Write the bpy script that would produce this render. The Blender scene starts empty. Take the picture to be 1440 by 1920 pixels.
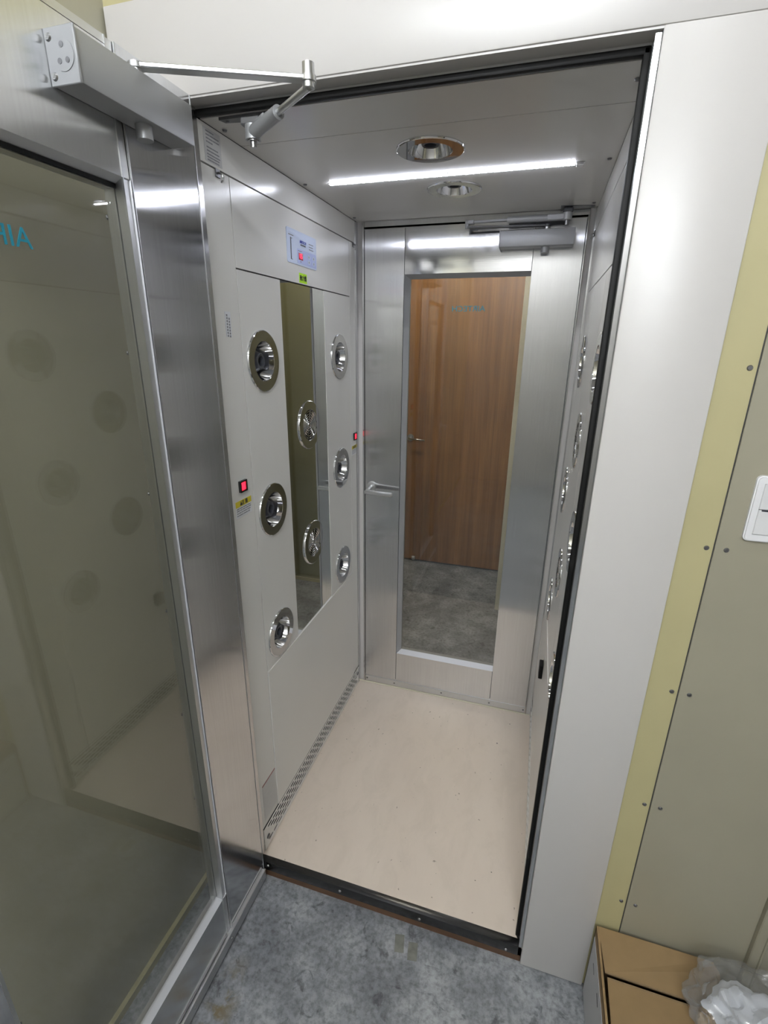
import bpy, bmesh, math, random
from mathutils import Vector, Matrix
random.seed(7)
SC = bpy.context.scene
COL = SC.collection

# ------------------------------------------------------------------ camera
cam_d = bpy.data.cameras.new('camera'); cam = bpy.data.objects.new('camera', cam_d); COL.objects.link(cam)
_X = (0.95583242, 0.29372133, 0.01059094); _D = (0.10475191, -0.30677461, -0.9460002); _F = (-0.27461141, 0.90532708, -0.32399299)
cam.matrix_world = Matrix(((_X[0], -_D[0], -_F[0], 0.6839), (_X[1], -_D[1], -_F[1], -0.9525), (_X[2], -_D[2], -_F[2], 1.5419), (0, 0, 0, 1)))
cam_d.sensor_fit = 'VERTICAL'; cam_d.sensor_height = 36.0; cam_d.lens = 923.05 / 1920 * 36
cam_d.clip_start = 0.02
SC.camera = cam

# ------------------------------------------------------------------ world, lamps, exposure
w = bpy.data.worlds.new('world'); SC.world = w; w.use_nodes = True
w.node_tree.nodes['Background'].inputs[0].default_value = (0.6, 0.62, 0.65, 1)
w.node_tree.nodes['Background'].inputs[1].default_value = 0.02
TUBE_POWER = 10.0          # fluorescent tubes of the front room (emission strength)
REAR_FILL_POWER = 86.0     # unseen tubes added behind the camera as fill
HALL_TUBE_POWER = 48      # lamp of the hall behind the far door
LED_POWER = 27.0           # strip under the booth ceiling
SC.view_settings.view_transform = 'Standard'; SC.view_settings.look = 'None'
SC.view_settings.gamma = 1.0; SC.view_settings.use_curve_mapping = False
SC.view_settings.exposure = 1.3
SC.cycles.max_bounces = 10; SC.cycles.diffuse_bounces = 5; SC.cycles.glossy_bounces = 6
SC.cycles.transparent_max_bounces = 12; SC.cycles.transmission_bounces = 8
SC.cycles.caustics_reflective = True; SC.cycles.sample_clamp_indirect = 4.0
SC.cycles.use_denoising = True

# ------------------------------------------------------------------ dimensions (metres)
W, D, H = 0.80, 0.925, 1.95      # booth interior; its floor is z = 0
G = -0.055                       # concrete slab
YF = -0.008                      # front face of header and column
XL = -0.155                      # left room wall

# ------------------------------------------------------------------ materials
def nt(name):
    m = bpy.data.materials.new(name); m.use_nodes = True
    return m, m.node_tree, m.node_tree.nodes['Principled BSDF']
def mat(name, col, rough=0.5, metal=0.0, spec=0.5, var=0.0, vscale=8, bump=0.0, bscale=120, stretch=(1, 1, 1), emit=0, aniso=0, coat=0):
    m, t, b = nt(name); N, L = t.nodes, t.links
    b.inputs['Base Color'].default_value = (*col, 1); b.inputs['Roughness'].default_value = rough
    b.inputs['Metallic'].default_value = metal; b.inputs['Specular IOR Level'].default_value = spec
    if coat: b.inputs['Coat Weight'].default_value = coat; b.inputs['Coat Roughness'].default_value = 0.12
    if aniso:   # grain direction: tangent runs across the hairlines
        b.inputs['Anisotropic'].default_value = 1.0; tg = N.new('ShaderNodeCombineXYZ')
        if aniso == 'v':
            ge = N.new('ShaderNodeNewGeometry'); cr = N.new('ShaderNodeVectorMath'); cr.operation = 'CROSS_PRODUCT'; tg.inputs[2].default_value = 1
            L.new(ge.outputs['True Normal'], cr.inputs[0]); L.new(tg.outputs[0], cr.inputs[1]); L.new(cr.outputs[0], b.inputs['Tangent'])
        else: tg.inputs[2].default_value = 1; L.new(tg.outputs[0], b.inputs['Tangent'])
    if emit: b.inputs['Emission Color'].default_value = (*col, 1); b.inputs['Emission Strength'].default_value = emit
    if var or bump:
        tc = N.new('ShaderNodeNewGeometry'); mp = N.new('ShaderNodeMapping'); mp.inputs['Scale'].default_value = stretch
        L.new(tc.outputs['Position'], mp.inputs[0])
    if var:
        n = N.new('ShaderNodeTexNoise'); n.inputs['Scale'].default_value = vscale; n.inputs['Detail'].default_value = 6
        L.new(mp.outputs[0], n.inputs[0])
        r = N.new('ShaderNodeValToRGB'); r.color_ramp.elements[0].position = 0.3; r.color_ramp.elements[1].position = 0.7
        r.color_ramp.elements[0].color = (*[c * (1 - var) for c in col], 1); r.color_ramp.elements[1].color = (*[min(1, c * (1 + var)) for c in col], 1)
        L.new(n.outputs['Fac'], r.inputs[0]); L.new(r.outputs[0], b.inputs['Base Color'])
    if bump:
        n = N.new('ShaderNodeTexNoise'); n.inputs['Scale'].default_value = bscale; n.inputs['Detail'].default_value = 3
        L.new(mp.outputs[0], n.inputs[0])
        bp = N.new('ShaderNodeBump'); bp.inputs['Strength'].default_value = bump; bp.inputs['Distance'].default_value = 0.001
        L.new(n.outputs['Fac'], bp.inputs['Height']); L.new(bp.outputs[0], b.inputs['Normal'])
    return m
M = {}
M['cream'] = mat('cream_paint', (0.525, 0.507, 0.494), 0.32, var=0.012, vscale=3, bump=0.04, bscale=300)
M['panel'] = mat('cream_paint_lightened', (0.72, 0.71, 0.685), 0.22, var=0.012, vscale=3, bump=0.03, bscale=200)  # same paint as the column, lightened in place of more booth light
M['ceilp'] = mat('booth_ceiling_paint', (0.64, 0.625, 0.60), 0.2, var=0.01, vscale=3)
M['steel'] = mat('brushed_steel', (0.64, 0.645, 0.655), 0.19, 1.0, var=0.04, vscale=20, stretch=(10, 10, .25), bump=0.02, bscale=60, aniso='v')
M['steeld'] = mat('brushed_door_steel', (0.63, 0.635, 0.65), 0.105, 1.0, var=0.04, vscale=20, stretch=(10, 10, .25), bump=0.015, bscale=60, aniso='v')
M['bead'] = mat('lit_bead', (0.56, 0.565, 0.60), 0.35, 0.25)  # pale tone paints in the light that beads catch from above
M['steelh'] = mat('brushed_steel_horizontal', (0.66, 0.665, 0.675), 0.09, 1.0, var=0.04, vscale=20, stretch=(.25, .25, 10), bump=0.02, bscale=60)
M['alum'] = mat('anodised_aluminium', (0.62, 0.625, 0.63), 0.34, 1.0)
M['alumd'] = mat('grey_aluminium_paint', (0.33, 0.335, 0.345), 0.42, 0.35, bump=0.05, bscale=500)
M['chrome'] = mat('chrome', (0.72, 0.72, 0.73), 0.035, 1.0)
M['mirror'] = mat('mirror_glass', (0.78, 0.80, 0.78), 0.0, 1.0)
M['hub'] = mat('dark_grey_plastic', (0.055, 0.058, 0.07), 0.3)
M['black'] = mat('black_rubber', (0.004, 0.004, 0.004), 0.55, spec=0.2)
M['blackm'] = mat('black_metal', (0.006, 0.006, 0.006), 0.22, 0.0, spec=0.7)
M['dark'] = mat('dark_cavity', (0.02, 0.02, 0.02), 0.8)
M['seam'] = mat('seam_grey', (0.05, 0.05, 0.05), 0.7)
M['brown'] = mat('brown_board', (0.085, 0.042, 0.02), 0.6, var=0.25, vscale=30, stretch=(.3, 1, 1))
M['yellow'] = mat('yellow_board', (0.42, 0.38, 0.21), 0.55, var=0.03, vscale=5, bump=0.1, bscale=60)
M['olive'] = mat('olive_board', (0.295, 0.275, 0.21), 0.38, var=0.04, vscale=4, bump=0.08, bscale=40)
M['olivel'] = mat('left_wall_board', (0.41, 0.39, 0.30), 0.4, var=0.04, vscale=4, bump=0.08, bscale=40)
M['grey2'] = mat('dark_cast_grey', (0.13, 0.13, 0.135), 0.45, 0.3)
M['grey_lit'] = mat('led_lit_grey', (0.46, 0.47, 0.49), 0.4, 0.3)  # closer grey with the light strip's brightening put into the colour
M['oliveh'] = mat('hall_board', (0.28, 0.26, 0.14), 0.5, var=0.04, vscale=4)
M['white'] = mat('white_plastic', (0.74, 0.74, 0.76), 0.3)
M['white2'] = mat('white_rocker', (0.66, 0.66, 0.67), 0.35)
M['ceil'] = mat('ceiling_white', (0.62, 0.61, 0.58), 0.9)
M['screw'] = mat('screw_steel', (0.42, 0.42, 0.42), 0.3, 1.0)
M['screwd'] = mat('dark_screw', (0.19, 0.19, 0.20), 0.35, 0.8)
M['ink'] = mat('dark_ink', (0.03, 0.03, 0.04), 0.6)
M['inkg'] = mat('grey_ink', (0.22, 0.22, 0.24), 0.6)
M['blue'] = mat('blue_ink', (0.08, 0.10, 0.42), 0.5)
M['teal'] = mat('teal_lettering', (0.008, 0.23, 0.33), 0.5)
M['label'] = mat('label_white', (0.66, 0.67, 0.70), 0.4)
M['plab'] = mat('pale_blue_panel', (0.60, 0.67, 0.84), 0.35)
M['plab2'] = mat('lavender_panel', (0.46, 0.52, 0.80), 0.35)
M['labg'] = mat('label_grey', (0.50, 0.50, 0.50), 0.4)
M['lyel'] = mat('label_yellow', (0.62, 0.52, 0.03), 0.4)
M['lime'] = mat('lime_sticker', (0.50, 0.86, 0.03), 0.5)
M['redl'] = mat('dark_red_ink', (0.22, 0.03, 0.03), 0.5)
M['redlamp'] = mat('red_lamp', (1.0, 0.02, 0.05), 0.3, emit=0.9)
M['reddig'] = mat('red_display', (1.0, 0.03, 0.08), 0.3, emit=0.9)
M['dispbk'] = mat('display_back', (0.25, 0.008, 0.02), 0.2)
M['card'] = mat('cardboard', (0.25, 0.165, 0.078), 0.8, var=0.05, vscale=30, stretch=(1, 1, 1), bump=0.15, bscale=90)
M['cardl'] = mat('cardboard_edge', (0.22, 0.15, 0.08), 0.85, var=0.12, vscale=120, stretch=(1, .2, 1))
M['cardw'] = mat('printed_white_card', (0.50, 0.50, 0.51), 0.6)
M['tube'] = mat('tube_glow', (0.93, 0.97, 1.0), 0.5, emit=TUBE_POWER)
M['fill_tube'] = mat('tube_glow_fill', (0.93, 0.97, 1.0), 0.5, emit=REAR_FILL_POWER)
M['tube3'] = mat('tube_glow_hall', (1.0, 0.95, 0.86), 0.5, emit=HALL_TUBE_POWER)
M['led'] = mat('led_glow', (0.86, 0.89, 1.0), 0.5, emit=LED_POWER)
M['bagw'] = mat('white_film', (0.62, 0.65, 0.72), 0.3, bump=0.3, bscale=60)
M['caulk'] = mat('pale_caulk', (0.62, 0.58, 0.46), 0.6)
M['patch'] = mat('dried_tape', (0.15, 0.15, 0.13), 0.7, var=0.2, vscale=60)

def glass_mat(name, tint, rough=0.0, haze=0.0, ior=1.52):
    m = bpy.data.materials.new(name); m.use_nodes = True; t = m.node_tree; N, L = t.nodes, t.links
    N.remove(N['Principled BSDF']); out = N['Material Output']
    tr = N.new('ShaderNodeBsdfTransparent'); tr.inputs[0].default_value = (*tint, 1)
    gl = N.new('ShaderNodeBsdfGlossy'); gl.inputs['Roughness'].default_value = rough; gl.inputs['Color'].default_value = (1, 1, 1, 1)
    fr = N.new('ShaderNodeFresnel'); ge = N.new('ShaderNodeNewGeometry'); mi = N.new('ShaderNodeMapRange')   # thin pane: the same reflectance from both faces
    mi.inputs['To Min'].default_value = ior; mi.inputs['To Max'].default_value = 1 / ior; L.new(ge.outputs['Backfacing'], mi.inputs['Value']); L.new(mi.outputs[0], fr.inputs[0])
    mx = N.new('ShaderNodeMixShader'); L.new(fr.outputs[0], mx.inputs[0])
    if haze:
        df = N.new('ShaderNodeBsdfDiffuse'); df.inputs[0].default_value = (.8, .8, .8, 1)
        m2 = N.new('ShaderNodeMixShader'); m2.inputs[0].default_value = haze
        L.new(tr.outputs[0], m2.inputs[1]); L.new(df.outputs[0], m2.inputs[2]); L.new(m2.outputs[0], mx.inputs[1])
    else: L.new(tr.outputs[0], mx.inputs[1])
    L.new(gl.outputs[0], mx.inputs[2]); L.new(mx.outputs[0], out.inputs[0])
    return m
M['glass'] = glass_mat('door_glass', (0.93, 0.935, 0.92), haze=0.006)
M['film'] = glass_mat('clear_film', (0.86, 0.86, 0.86), 0.12, haze=0.10)

def ramp(N, stops):
    r = N.new('ShaderNodeValToRGB'); e = r.color_ramp.elements
    while len(e) < len(stops): e.new(0.5)
    for i, (p, c) in enumerate(stops): e[i].position = p; e[i].color = (*c, 1)
    return r
def noise(N, L, vec, scale, detail=5, rough=.6, dist=0):
    n = N.new('ShaderNodeTexNoise'); n.inputs['Scale'].default_value = scale; n.inputs['Detail'].default_value = detail
    n.inputs['Roughness'].default_value = rough; n.inputs['Distortion'].default_value = dist
    L.new(vec, n.inputs[0]); return n
def mixc(N, L, fac, a, b, mode='MIX'):
    x = N.new('ShaderNodeMix'); x.data_type = 'RGBA'; x.blend_type = mode
    if hasattr(fac, 'links'): L.new(fac, x.inputs[0])
    else: x.inputs[0].default_value = fac
    for s, v in ((6, a), (7, b)):
        if hasattr(v, 'links'): L.new(v, x.inputs[s])
        else: x.inputs[s].default_value = (*v, 1)
    return x.outputs[2]
def mapped(N, L, scale=(1, 1, 1), rot=(0, 0, 0), loc=(0, 0, 0)):
    g = N.new('ShaderNodeNewGeometry'); mp = N.new('ShaderNodeMapping'); mp.inputs['Scale'].default_value = scale
    mp.inputs['Rotation'].default_value = rot; mp.inputs['Location'].default_value = loc
    L.new(g.outputs['Position'], mp.inputs[0]); return mp.outputs[0]
def concrete():
    m, t, b = nt('worn_concrete'); N, L = t.nodes, t.links
    v = mapped(N, L)
    base = ramp(N, [(0.34, (0.12, 0.128, 0.14)), (0.5, (0.205, 0.215, 0.23)), (0.66, (0.31, 0.32, 0.335))])
    L.new(noise(N, L, v, 7, 8, .65).outputs['Fac'], base.inputs[0])
    fine = ramp(N, [(0.33, (0.5, 0.5, 0.5)), (0.58, (1.08, 1.08, 1.08))]); L.new(noise(N, L, v, 70, 6, .7).outputs['Fac'], fine.inputs[0])
    c = mixc(N, L, 0.95, base.outputs[0], fine.outputs[0], 'MULTIPLY')
    # long scratches
    for rot, sc in ((.5, (6, 110, 1)), (1.3, (9, 140, 1)), (2.6, (5, 100, 1)), (2.1, (12, 160, 1))):
        sv = mapped(N, L, sc, (0, 0, rot)); s = ramp(N, [(0.68, (1, 1, 1)), (0.72, (.5, .5, .52))])
        L.new(noise(N, L, sv, 1.0, 3, .6, 1.2).outputs['Fac'], s.inputs[0]); c = mixc(N, L, 0.6, c, s.outputs[0], 'MULTIPLY')
    # dark spots
    s = ramp(N, [(0.33, (.45, .45, .46)), (0.40, (1, 1, 1))]); L.new(noise(N, L, mapped(N, L, (1, 1, 1), loc=(4, 2, 0)), 22, 4, .6, .8).outputs['Fac'], s.inputs[0])
    c = mixc(N, L, 0.9, c, s.outputs[0], 'MULTIPLY')
    # brown stain by the open door
    g = N.new('ShaderNodeNewGeometry'); vd = N.new('ShaderNodeVectorMath'); vd.operation = 'DISTANCE'
    mp = N.new('ShaderNodeMapping'); mp.inputs['Scale'].default_value = (2.6, 1, 1); L.new(g.outputs['Position'], mp.inputs[0])
    L.new(mp.outputs[0], vd.inputs[0]); vd.inputs[1].default_value = (0.075 * 2.6, -0.335, G)
    rr = ramp(N, [(0.02, (1, 1, 1)), (0.13, (0, 0, 0))]); L.new(vd.outputs['Value'], rr.inputs[0])
    st = ramp(N, [(0.45, (0, 0, 0)), (0.56, (1, 1, 1))]); L.new(noise(N, L, v, 26, 5, .6, .5).outputs['Fac'], st.inputs[0])
    fm = mixc(N, L, 1.0, rr.outputs[0], st.outputs[0], 'MULTIPLY')
    c = mixc(N, L, fm, c, (0.13, 0.105, 0.06))
    L.new(c, b.inputs['Base Color'])
    rg = ramp(N, [(0.3, (.42, .42, .42)), (0.7, (.65, .65, .65))]); L.new(noise(N, L, v, 12, 5).outputs['Fac'], rg.inputs[0]); L.new(rg.outputs[0], b.inputs['Roughness'])
    bp = N.new('ShaderNodeBump'); bp.inputs['Strength'].default_value = 0.25; bp.inputs['Distance'].default_value = 0.002
    L.new(noise(N, L, v, 90, 6).outputs['Fac'], bp.inputs['Height']); L.new(bp.outputs[0], b.inputs['Normal'])
    return m
M['concrete'] = concrete()
def vinyl():
    m, t, b = nt('beige_vinyl'); N, L = t.nodes, t.links
    base = ramp(N, [(0.35, (0.60, 0.515, 0.44)), (0.65, (0.64, 0.555, 0.475))]); L.new(noise(N, L, mapped(N, L, (1, .35, 1)), 5, 6).outputs['Fac'], base.inputs[0])
    c = base.outputs[0]
    s = ramp(N, [(0.38, (.78, .78, .76)), (0.52, (1, 1, 1))]); L.new(noise(N, L, mapped(N, L, (1, .5, 1), (0, 0, .3)), 14, 7, .7, .6).outputs['Fac'], s.inputs[0]); c = mixc(N, L, 0.22, c, s.outputs[0], 'MULTIPLY')
    s = ramp(N, [(0.24, (.30, .28, .25)), (0.28, (1, 1, 1))]); L.new(noise(N, L, mapped(N, L, (1, 1, 1), loc=(2.2, 1, 0)), 60, 2, .5, .3).outputs['Fac'], s.inputs[0]); c = mixc(N, L, 0.8, c, s.outputs[0], 'MULTIPLY')
    L.new(c, b.inputs['Base Color']); b.inputs['Roughness'].default_value = 0.42
    bp = N.new('ShaderNodeBump'); bp.inputs['Strength'].default_value = 0.05; L.new(noise(N, L, mapped(N, L), 60).outputs['Fac'], bp.inputs['Height']); L.new(bp.outputs[0], b.inputs['Normal'])
    return m
M['vinyl'] = vinyl()
def wood():
    m, t, b = nt('wood_veneer'); N, L = t.nodes, t.links
    v = mapped(N, L, (9, 9, .45)); base = ramp(N, [(0.3, (0.18, 0.076, 0.020)), (0.5, (0.245, 0.110, 0.031)), (0.7, (0.31, 0.148, 0.045))])
    L.new(noise(N, L, v, 1.6, 6, .6, .5).outputs['Fac'], base.inputs[0])
    f = ramp(N, [(0.35, (.72, .70, .68)), (0.6, (1, 1, 1))]); L.new(noise(N, L, mapped(N, L, (60, 60, 1.2)), 2, 4).outputs['Fac'], f.inputs[0])
    L.new(mixc(N, L, 0.8, base.outputs[0], f.outputs[0], 'MULTIPLY'), b.inputs['Base Color']); b.inputs['Roughness'].default_value = 0.4
    return m
M['wood'] = wood()

# ------------------------------------------------------------------ helpers
def BM(): return bmesh.new()
def box(bm, x0, x1, y0, y1, z0, z1, bev=0.0, seg=1):
    x0, x1 = sorted((x0, x1)); y0, y1 = sorted((y0, y1)); z0, z1 = sorted((z0, z1))
    r = bmesh.ops.create_cube(bm, size=1); vs = r['verts']
    for v in vs: v.co = Vector(((x0 + x1) / 2 + v.co.x * (x1 - x0), (y0 + y1) / 2 + v.co.y * (y1 - y0), (z0 + z1) / 2 + v.co.z * (z1 - z0)))
    if bev:
        es = list({e for v in vs for e in v.link_edges})
        bmesh.ops.bevel(bm, geom=es, offset=bev, segments=seg, profile=.5, affect='EDGES')
    return bm
def cyl(bm, p0, p1, r0, r1=None, n=24, caps=True):
    p0, p1 = Vector(p0), Vector(p1); r1 = r0 if r1 is None else r1; d = p1 - p0
    Mx = Matrix.Translation((p0 + p1) / 2) @ d.to_track_quat('Z', 'Y').to_matrix().to_4x4()
    bmesh.ops.create_cone(bm, cap_ends=caps, segments=n, radius1=r0, radius2=r1, depth=d.length, matrix=Mx); return bm
def bar(bm, p0, p1, wd, th, up=(0, 0, 1), bev=0.0):
    p0, p1 = Vector(p0), Vector(p1); d = p1 - p0; L = d.length; d.normalize(); u = Vector(up); s = d.cross(u).normalized(); u = s.cross(d)
    b2 = BM(); box(b2, -L / 2, L / 2, -wd / 2, wd / 2, -th / 2, th / 2, bev)
    R = Matrix((d, s, u)).transposed().to_4x4(); R.translation = (p0 + p1) / 2
    b2.transform(R); me = bpy.data.meshes.new('t'); b2.to_mesh(me); b2.free(); bm.from_mesh(me); bpy.data.meshes.remove(me); return bm
def lathe(bm, prof, n=48, close=False):
    rings = []
    for r, z in prof:
        if r < 1e-6: rings.append([bm.verts.new((0, 0, z))])
        else: rings.append([bm.verts.new((r * math.cos(2 * math.pi * i / n), r * math.sin(2 * math.pi * i / n), z)) for i in range(n)])
    for a, b in zip(rings, rings[1:]):
        for i in range(n):
            j = (i + 1) % n
            if len(a) == 1 and len(b) == 1: continue
            if len(a) == 1: bm.faces.new((a[0], b[i], b[j]))
            elif len(b) == 1: bm.faces.new((a[i], a[j], b[0]))
            else: bm.faces.new((a[i], a[j], b[j], b[i]))
    return bm
def torus(bm, R, r, z=0, n=40, m=8):
    lathe(bm, [(R + r * math.cos(2 * math.pi * k / m), z + r * math.sin(2 * math.pi * k / m)) for k in range(m + 1)], n); bmesh.ops.remove_doubles(bm, verts=bm.verts, dist=1e-6); return bm
def circ(cx, cy, r, n=32): return [(cx + r * math.cos(2 * math.pi * i / n), cy + r * math.sin(2 * math.pi * i / n)) for i in range(n)]
def slot(cx, cy, L, h, k=3):
    r = h / 2; a = L / 2 - r
    return [(cx + a + r * math.cos(t), cy + r * math.sin(t)) for t in [(-.5 + i / k) * math.pi for i in range(k + 1)]] + \
           [(cx - a + r * math.cos(t), cy + r * math.sin(t)) for t in [(.5 + i / k) * math.pi for i in range(k + 1)]]
def rect(a0, a1, b0, b1, r=0.0):
    if not r: return [(a0, b0), (a1, b0), (a1, b1), (a0, b1)]
    o = []
    for cx, cy, s in ((a1 - r, b0 + r, -90), (a1 - r, b1 - r, 0), (a0 + r, b1 - r, 90), (a0 + r, b0 + r, 180)):
        for k in range(5): t = math.radians(s + 22.5 * k); o.append((cx + r * math.cos(t), cy + r * math.sin(t)))
    return o
def plate(bm, outer, holes, t, mp, bev=0.0):
    """flat plate with holes; (u, v) outline, thickness t behind the face, mp maps (u, v, w) to the world"""
    b2 = BM(); es = []
    for loop in [outer] + holes:
        vs = [b2.verts.new((u, v, 0)) for u, v in loop]
        es += [b2.edges.new((vs[i], vs[(i + 1) % len(vs)])) for i in range(len(vs))]
    if holes: bmesh.ops.triangle_fill(b2, use_beauty=True, edges=es, normal=(0, 0, 1))
    else: b2.faces.new(b2.verts[:])
    for f in b2.faces:
        f.normal_update()
        if f.normal.z < 0: f.normal_flip()
    r = bmesh.ops.extrude_face_region(b2, geom=b2.faces[:])
    top = [v for v in r['geom'] if isinstance(v, bmesh.types.BMVert)]
    ts = set(top)
    for v in b2.verts:
        if v not in ts: v.co.z = -t
    bmesh.ops.recalc_face_normals(b2, faces=b2.faces)
    for v in b2.verts: v.co = Vector(mp(*v.co))
    bmesh.ops.recalc_face_normals(b2, faces=b2.faces)
    me = bpy.data.meshes.new('t'); b2.to_mesh(me); b2.free(); bm.from_mesh(me); bpy.data.meshes.remove(me); return bm
def loc_of(o):
    v = Vector(o.location)
    while o.parent: o = o.parent; v += Vector(o.location)
    return v
def obj(name, bm, material, parent=None, smooth=False, label=None):
    """links bm (world coordinates) as one mesh object under parent"""
    me = bpy.data.meshes.new(name)
    if parent is not None and not parent.get('_local'): bm.transform(Matrix.Translation(-loc_of(parent)))
    bmesh.ops.recalc_face_normals(bm, faces=bm.faces)
    bm.to_mesh(me); bm.free(); me.materials.append(M[material] if isinstance(material, str) else material)
    if smooth: me.shade_smooth(); me.set_sharp_from_angle(angle=math.radians(smooth if smooth is not True else 35))
    o = bpy.data.objects.new(name, me); COL.objects.link(o)
    if parent is not None: o.parent = parent
    if label: o['label'] = label
    return o
def thing(name, label, cat, loc=(0, 0, 0), group=None):
    o = bpy.data.objects.new(name, None); o.empty_display_size = .05; COL.objects.link(o); o.location = loc
    o['label'] = label; o['category'] = cat
    if group: o['group'] = group
    return o
def tag(o, label, cat, group=None):
    o['label'] = label; o['category'] = cat
    if group: o['group'] = group
    return o
def struct(name, label, cat, bm=None, material=None, loc=(0, 0, 0), smooth=False):
    if bm is None: o = thing(name, label, cat, loc)
    else: o = obj(name, bm, material, None, smooth); tag(o, label, cat)
    o['kind'] = 'structure'; return o
def text(name, s, size, mp, material, parent, align='CENTER', sx=1.0, ext=0.0004):
    cu = bpy.data.curves.new('txt', 'FONT'); cu.body = s; cu.size = size; cu.align_x = align; cu.align_y = 'CENTER'; cu.extrude = ext
    cu.resolution_u = 3
    ob = bpy.data.objects.new('txt', cu); COL.objects.link(ob)
    bpy.context.view_layer.update()
    me = bpy.data.meshes.new_from_object(ob.evaluated_get(bpy.context.evaluated_depsgraph_get()))
    bpy.data.objects.remove(ob); bpy.data.curves.remove(cu)
    bm = BM(); bm.from_mesh(me); bpy.data.meshes.remove(me)
    for v in bm.verts: v.co = Vector(mp(v.co.x * sx, v.co.y, v.co.z))
    return obj(name, bm, material, parent)
def lines(bm, rows, mp, h=0.0012, t=0.0003):
    for u0, u1, v in rows: plate(bm, rect(u0, u1, v - h / 2, v + h / 2), [], t, mp)
    return bm
def dashes(u0, u1, vs, seed=0, wmin=.08, wmax=.3):
    """rows of broken dashes: print too small to read"""
    rnd = random.Random(seed); out = []; L = u1 - u0
    for v, frac in vs:
        u = u0; end = u0 + L * frac
        while u < end:
            d = L * rnd.uniform(wmin, wmax); out.append((u, min(u + d, end), v)); u += d + L * .03
    return out
# wall frames: u runs to the right as seen from inside, v up, w out of the wall
mL = lambda off=0.0: (lambda u, v, w_: (w_ + off, u, v))            # left booth wall, u = y
mR = lambda off=0.0: (lambda u, v, w_: (W - w_ - off, u, v))        # right booth wall
mC = lambda off=0.0: (lambda u, v, w_: (u, v, H - w_ - off))        # ceiling
mB = lambda off=0.0, y=D: (lambda u, v, w_: (u, y - w_ - off, v))   # faces the camera, u = x
mD = lambda off=0.0, x=0.02: (lambda u, v, w_: (x + w_ + off, u, v))  # open front door, u = y

def screw_bm(bm, p, n, r=0.004, h=0.0022):
    p, n = Vector(p), Vector(n).normalized(); cyl(bm, p, p + n * h, r, r * .7, 14)
    s = n.orthogonal().normalized(); t = n.cross(s)
    for a in (s, t): bar(bm, p + n * h - a * r * .5, p + n * h + a * r * .5, r * .22, .0004, up=n)
def screws(parent, pts, n, r=0.004, material='screw', h=0.0022):
    me0 = None
    for p in pts:
        if me0 is None:
            b = BM(); screw_bm(b, (0, 0, 0), n, r, h); me0 = bpy.data.meshes.new('screw'); b.to_mesh(me0); b.free(); me0.materials.append(M[material])
        o = bpy.data.objects.new('screw', me0); COL.objects.link(o); o.parent = parent; o.location = Vector(p) - loc_of(parent)

# ================================================================== FRONT ROOM
b = BM(); box(b, XL - .2, 3.1, -3.3, -0.0, G - .1, G); box(b, XL - .2, .955, -0.0, .001, G - .1, G)
box(b, -1.4, 2.1, 0.0, 2.75, G - .1, G)
struct('floor', 'worn grey concrete floor with scratches and a brown stain', 'floor', b, 'concrete')
b = BM(); box(b, XL - .2, 3.1, -3.3, 0.05, 2.75, 2.85)
struct('ceiling', 'white ceiling over the front room', 'ceiling', b, 'ceil')
wl = struct('wall_left', 'olive grey board wall behind the open glass door', 'wall', BM() and box(BM(), XL - .1, XL, -3.3, 1.2, G, 2.75), 'olivel')
# left wall boards: seams, light strip at the floor
b = BM(); box(b, XL, XL + .012, -3.2, -.012, G, G + .024); obj('floor_strip', b, 'yellow', wl)
screws(wl, [(XL + .003, -.068, z) for z in (1.768, 1.517, 1.208, 0.9, .58, .28)], (1, 0, 0), .005, 'screwd')
screws(wl, [(XL + .003, -.60, z) for z in (1.768, 1.517, 1.208, 0.9, .58, .28)], (1, 0, 0), .005, 'screwd')

wf = struct('wall_front', 'olive grey board wall to the right of the white column', 'wall', BM() and box(BM(), .955, 3.1, .003, .06, G, 2.75), 'seam')
b = BM(); box(b, .955, 1.012, .0, .004, G, 2.75); obj('board', b, 'yellow', wf, label='yellow board strip')
b = BM(); box(b, 1.0145, 1.272, -.001, .003, G, 2.75, .0008); obj('board', b, 'olive', wf)
b = BM(); box(b, 1.298, 3.1, -.001, .003, G, 2.75, .0008); obj('board', b, 'olive', wf)
b = BM(); box(b, 1.272, 1.298, -.014, .003, G, 2.75, .002); box(b, 1.29, 1.294, -.018, -.013, G, 2.75, .001); obj('cover_strip', b, 'olive', wf, label='raised vertical cover strip')
zs = (2.13, 1.82, 1.511, 1.20, .888, .588, .28)
screws(wf, [(1.002, -.0002, z) for z in zs], (0, -1, 0), .0046, 'screwd'); screws(wf, [(1.033, -.0012, z) for z in zs], (0, -1, 0), .0046, 'screwd')
b = BM(); box(b, XL, .955, .0, .06, 2.12, 2.75); struct('wall_upper', 'yellow board wall above the booth header', 'wall', b, 'yellow')
b = BM(); box(b, 3.0, 3.1, -3.3, 0, G, 2.75); struct('wall_right', 'olive side wall of the front room', 'wall', b, 'olive')
b = BM(); box(b, XL - .1, 3.1, -3.3, -3.2, G, 2.75); struct('wall_rear', 'pale wall behind the photographer', 'wall', b, 'cream')

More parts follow.
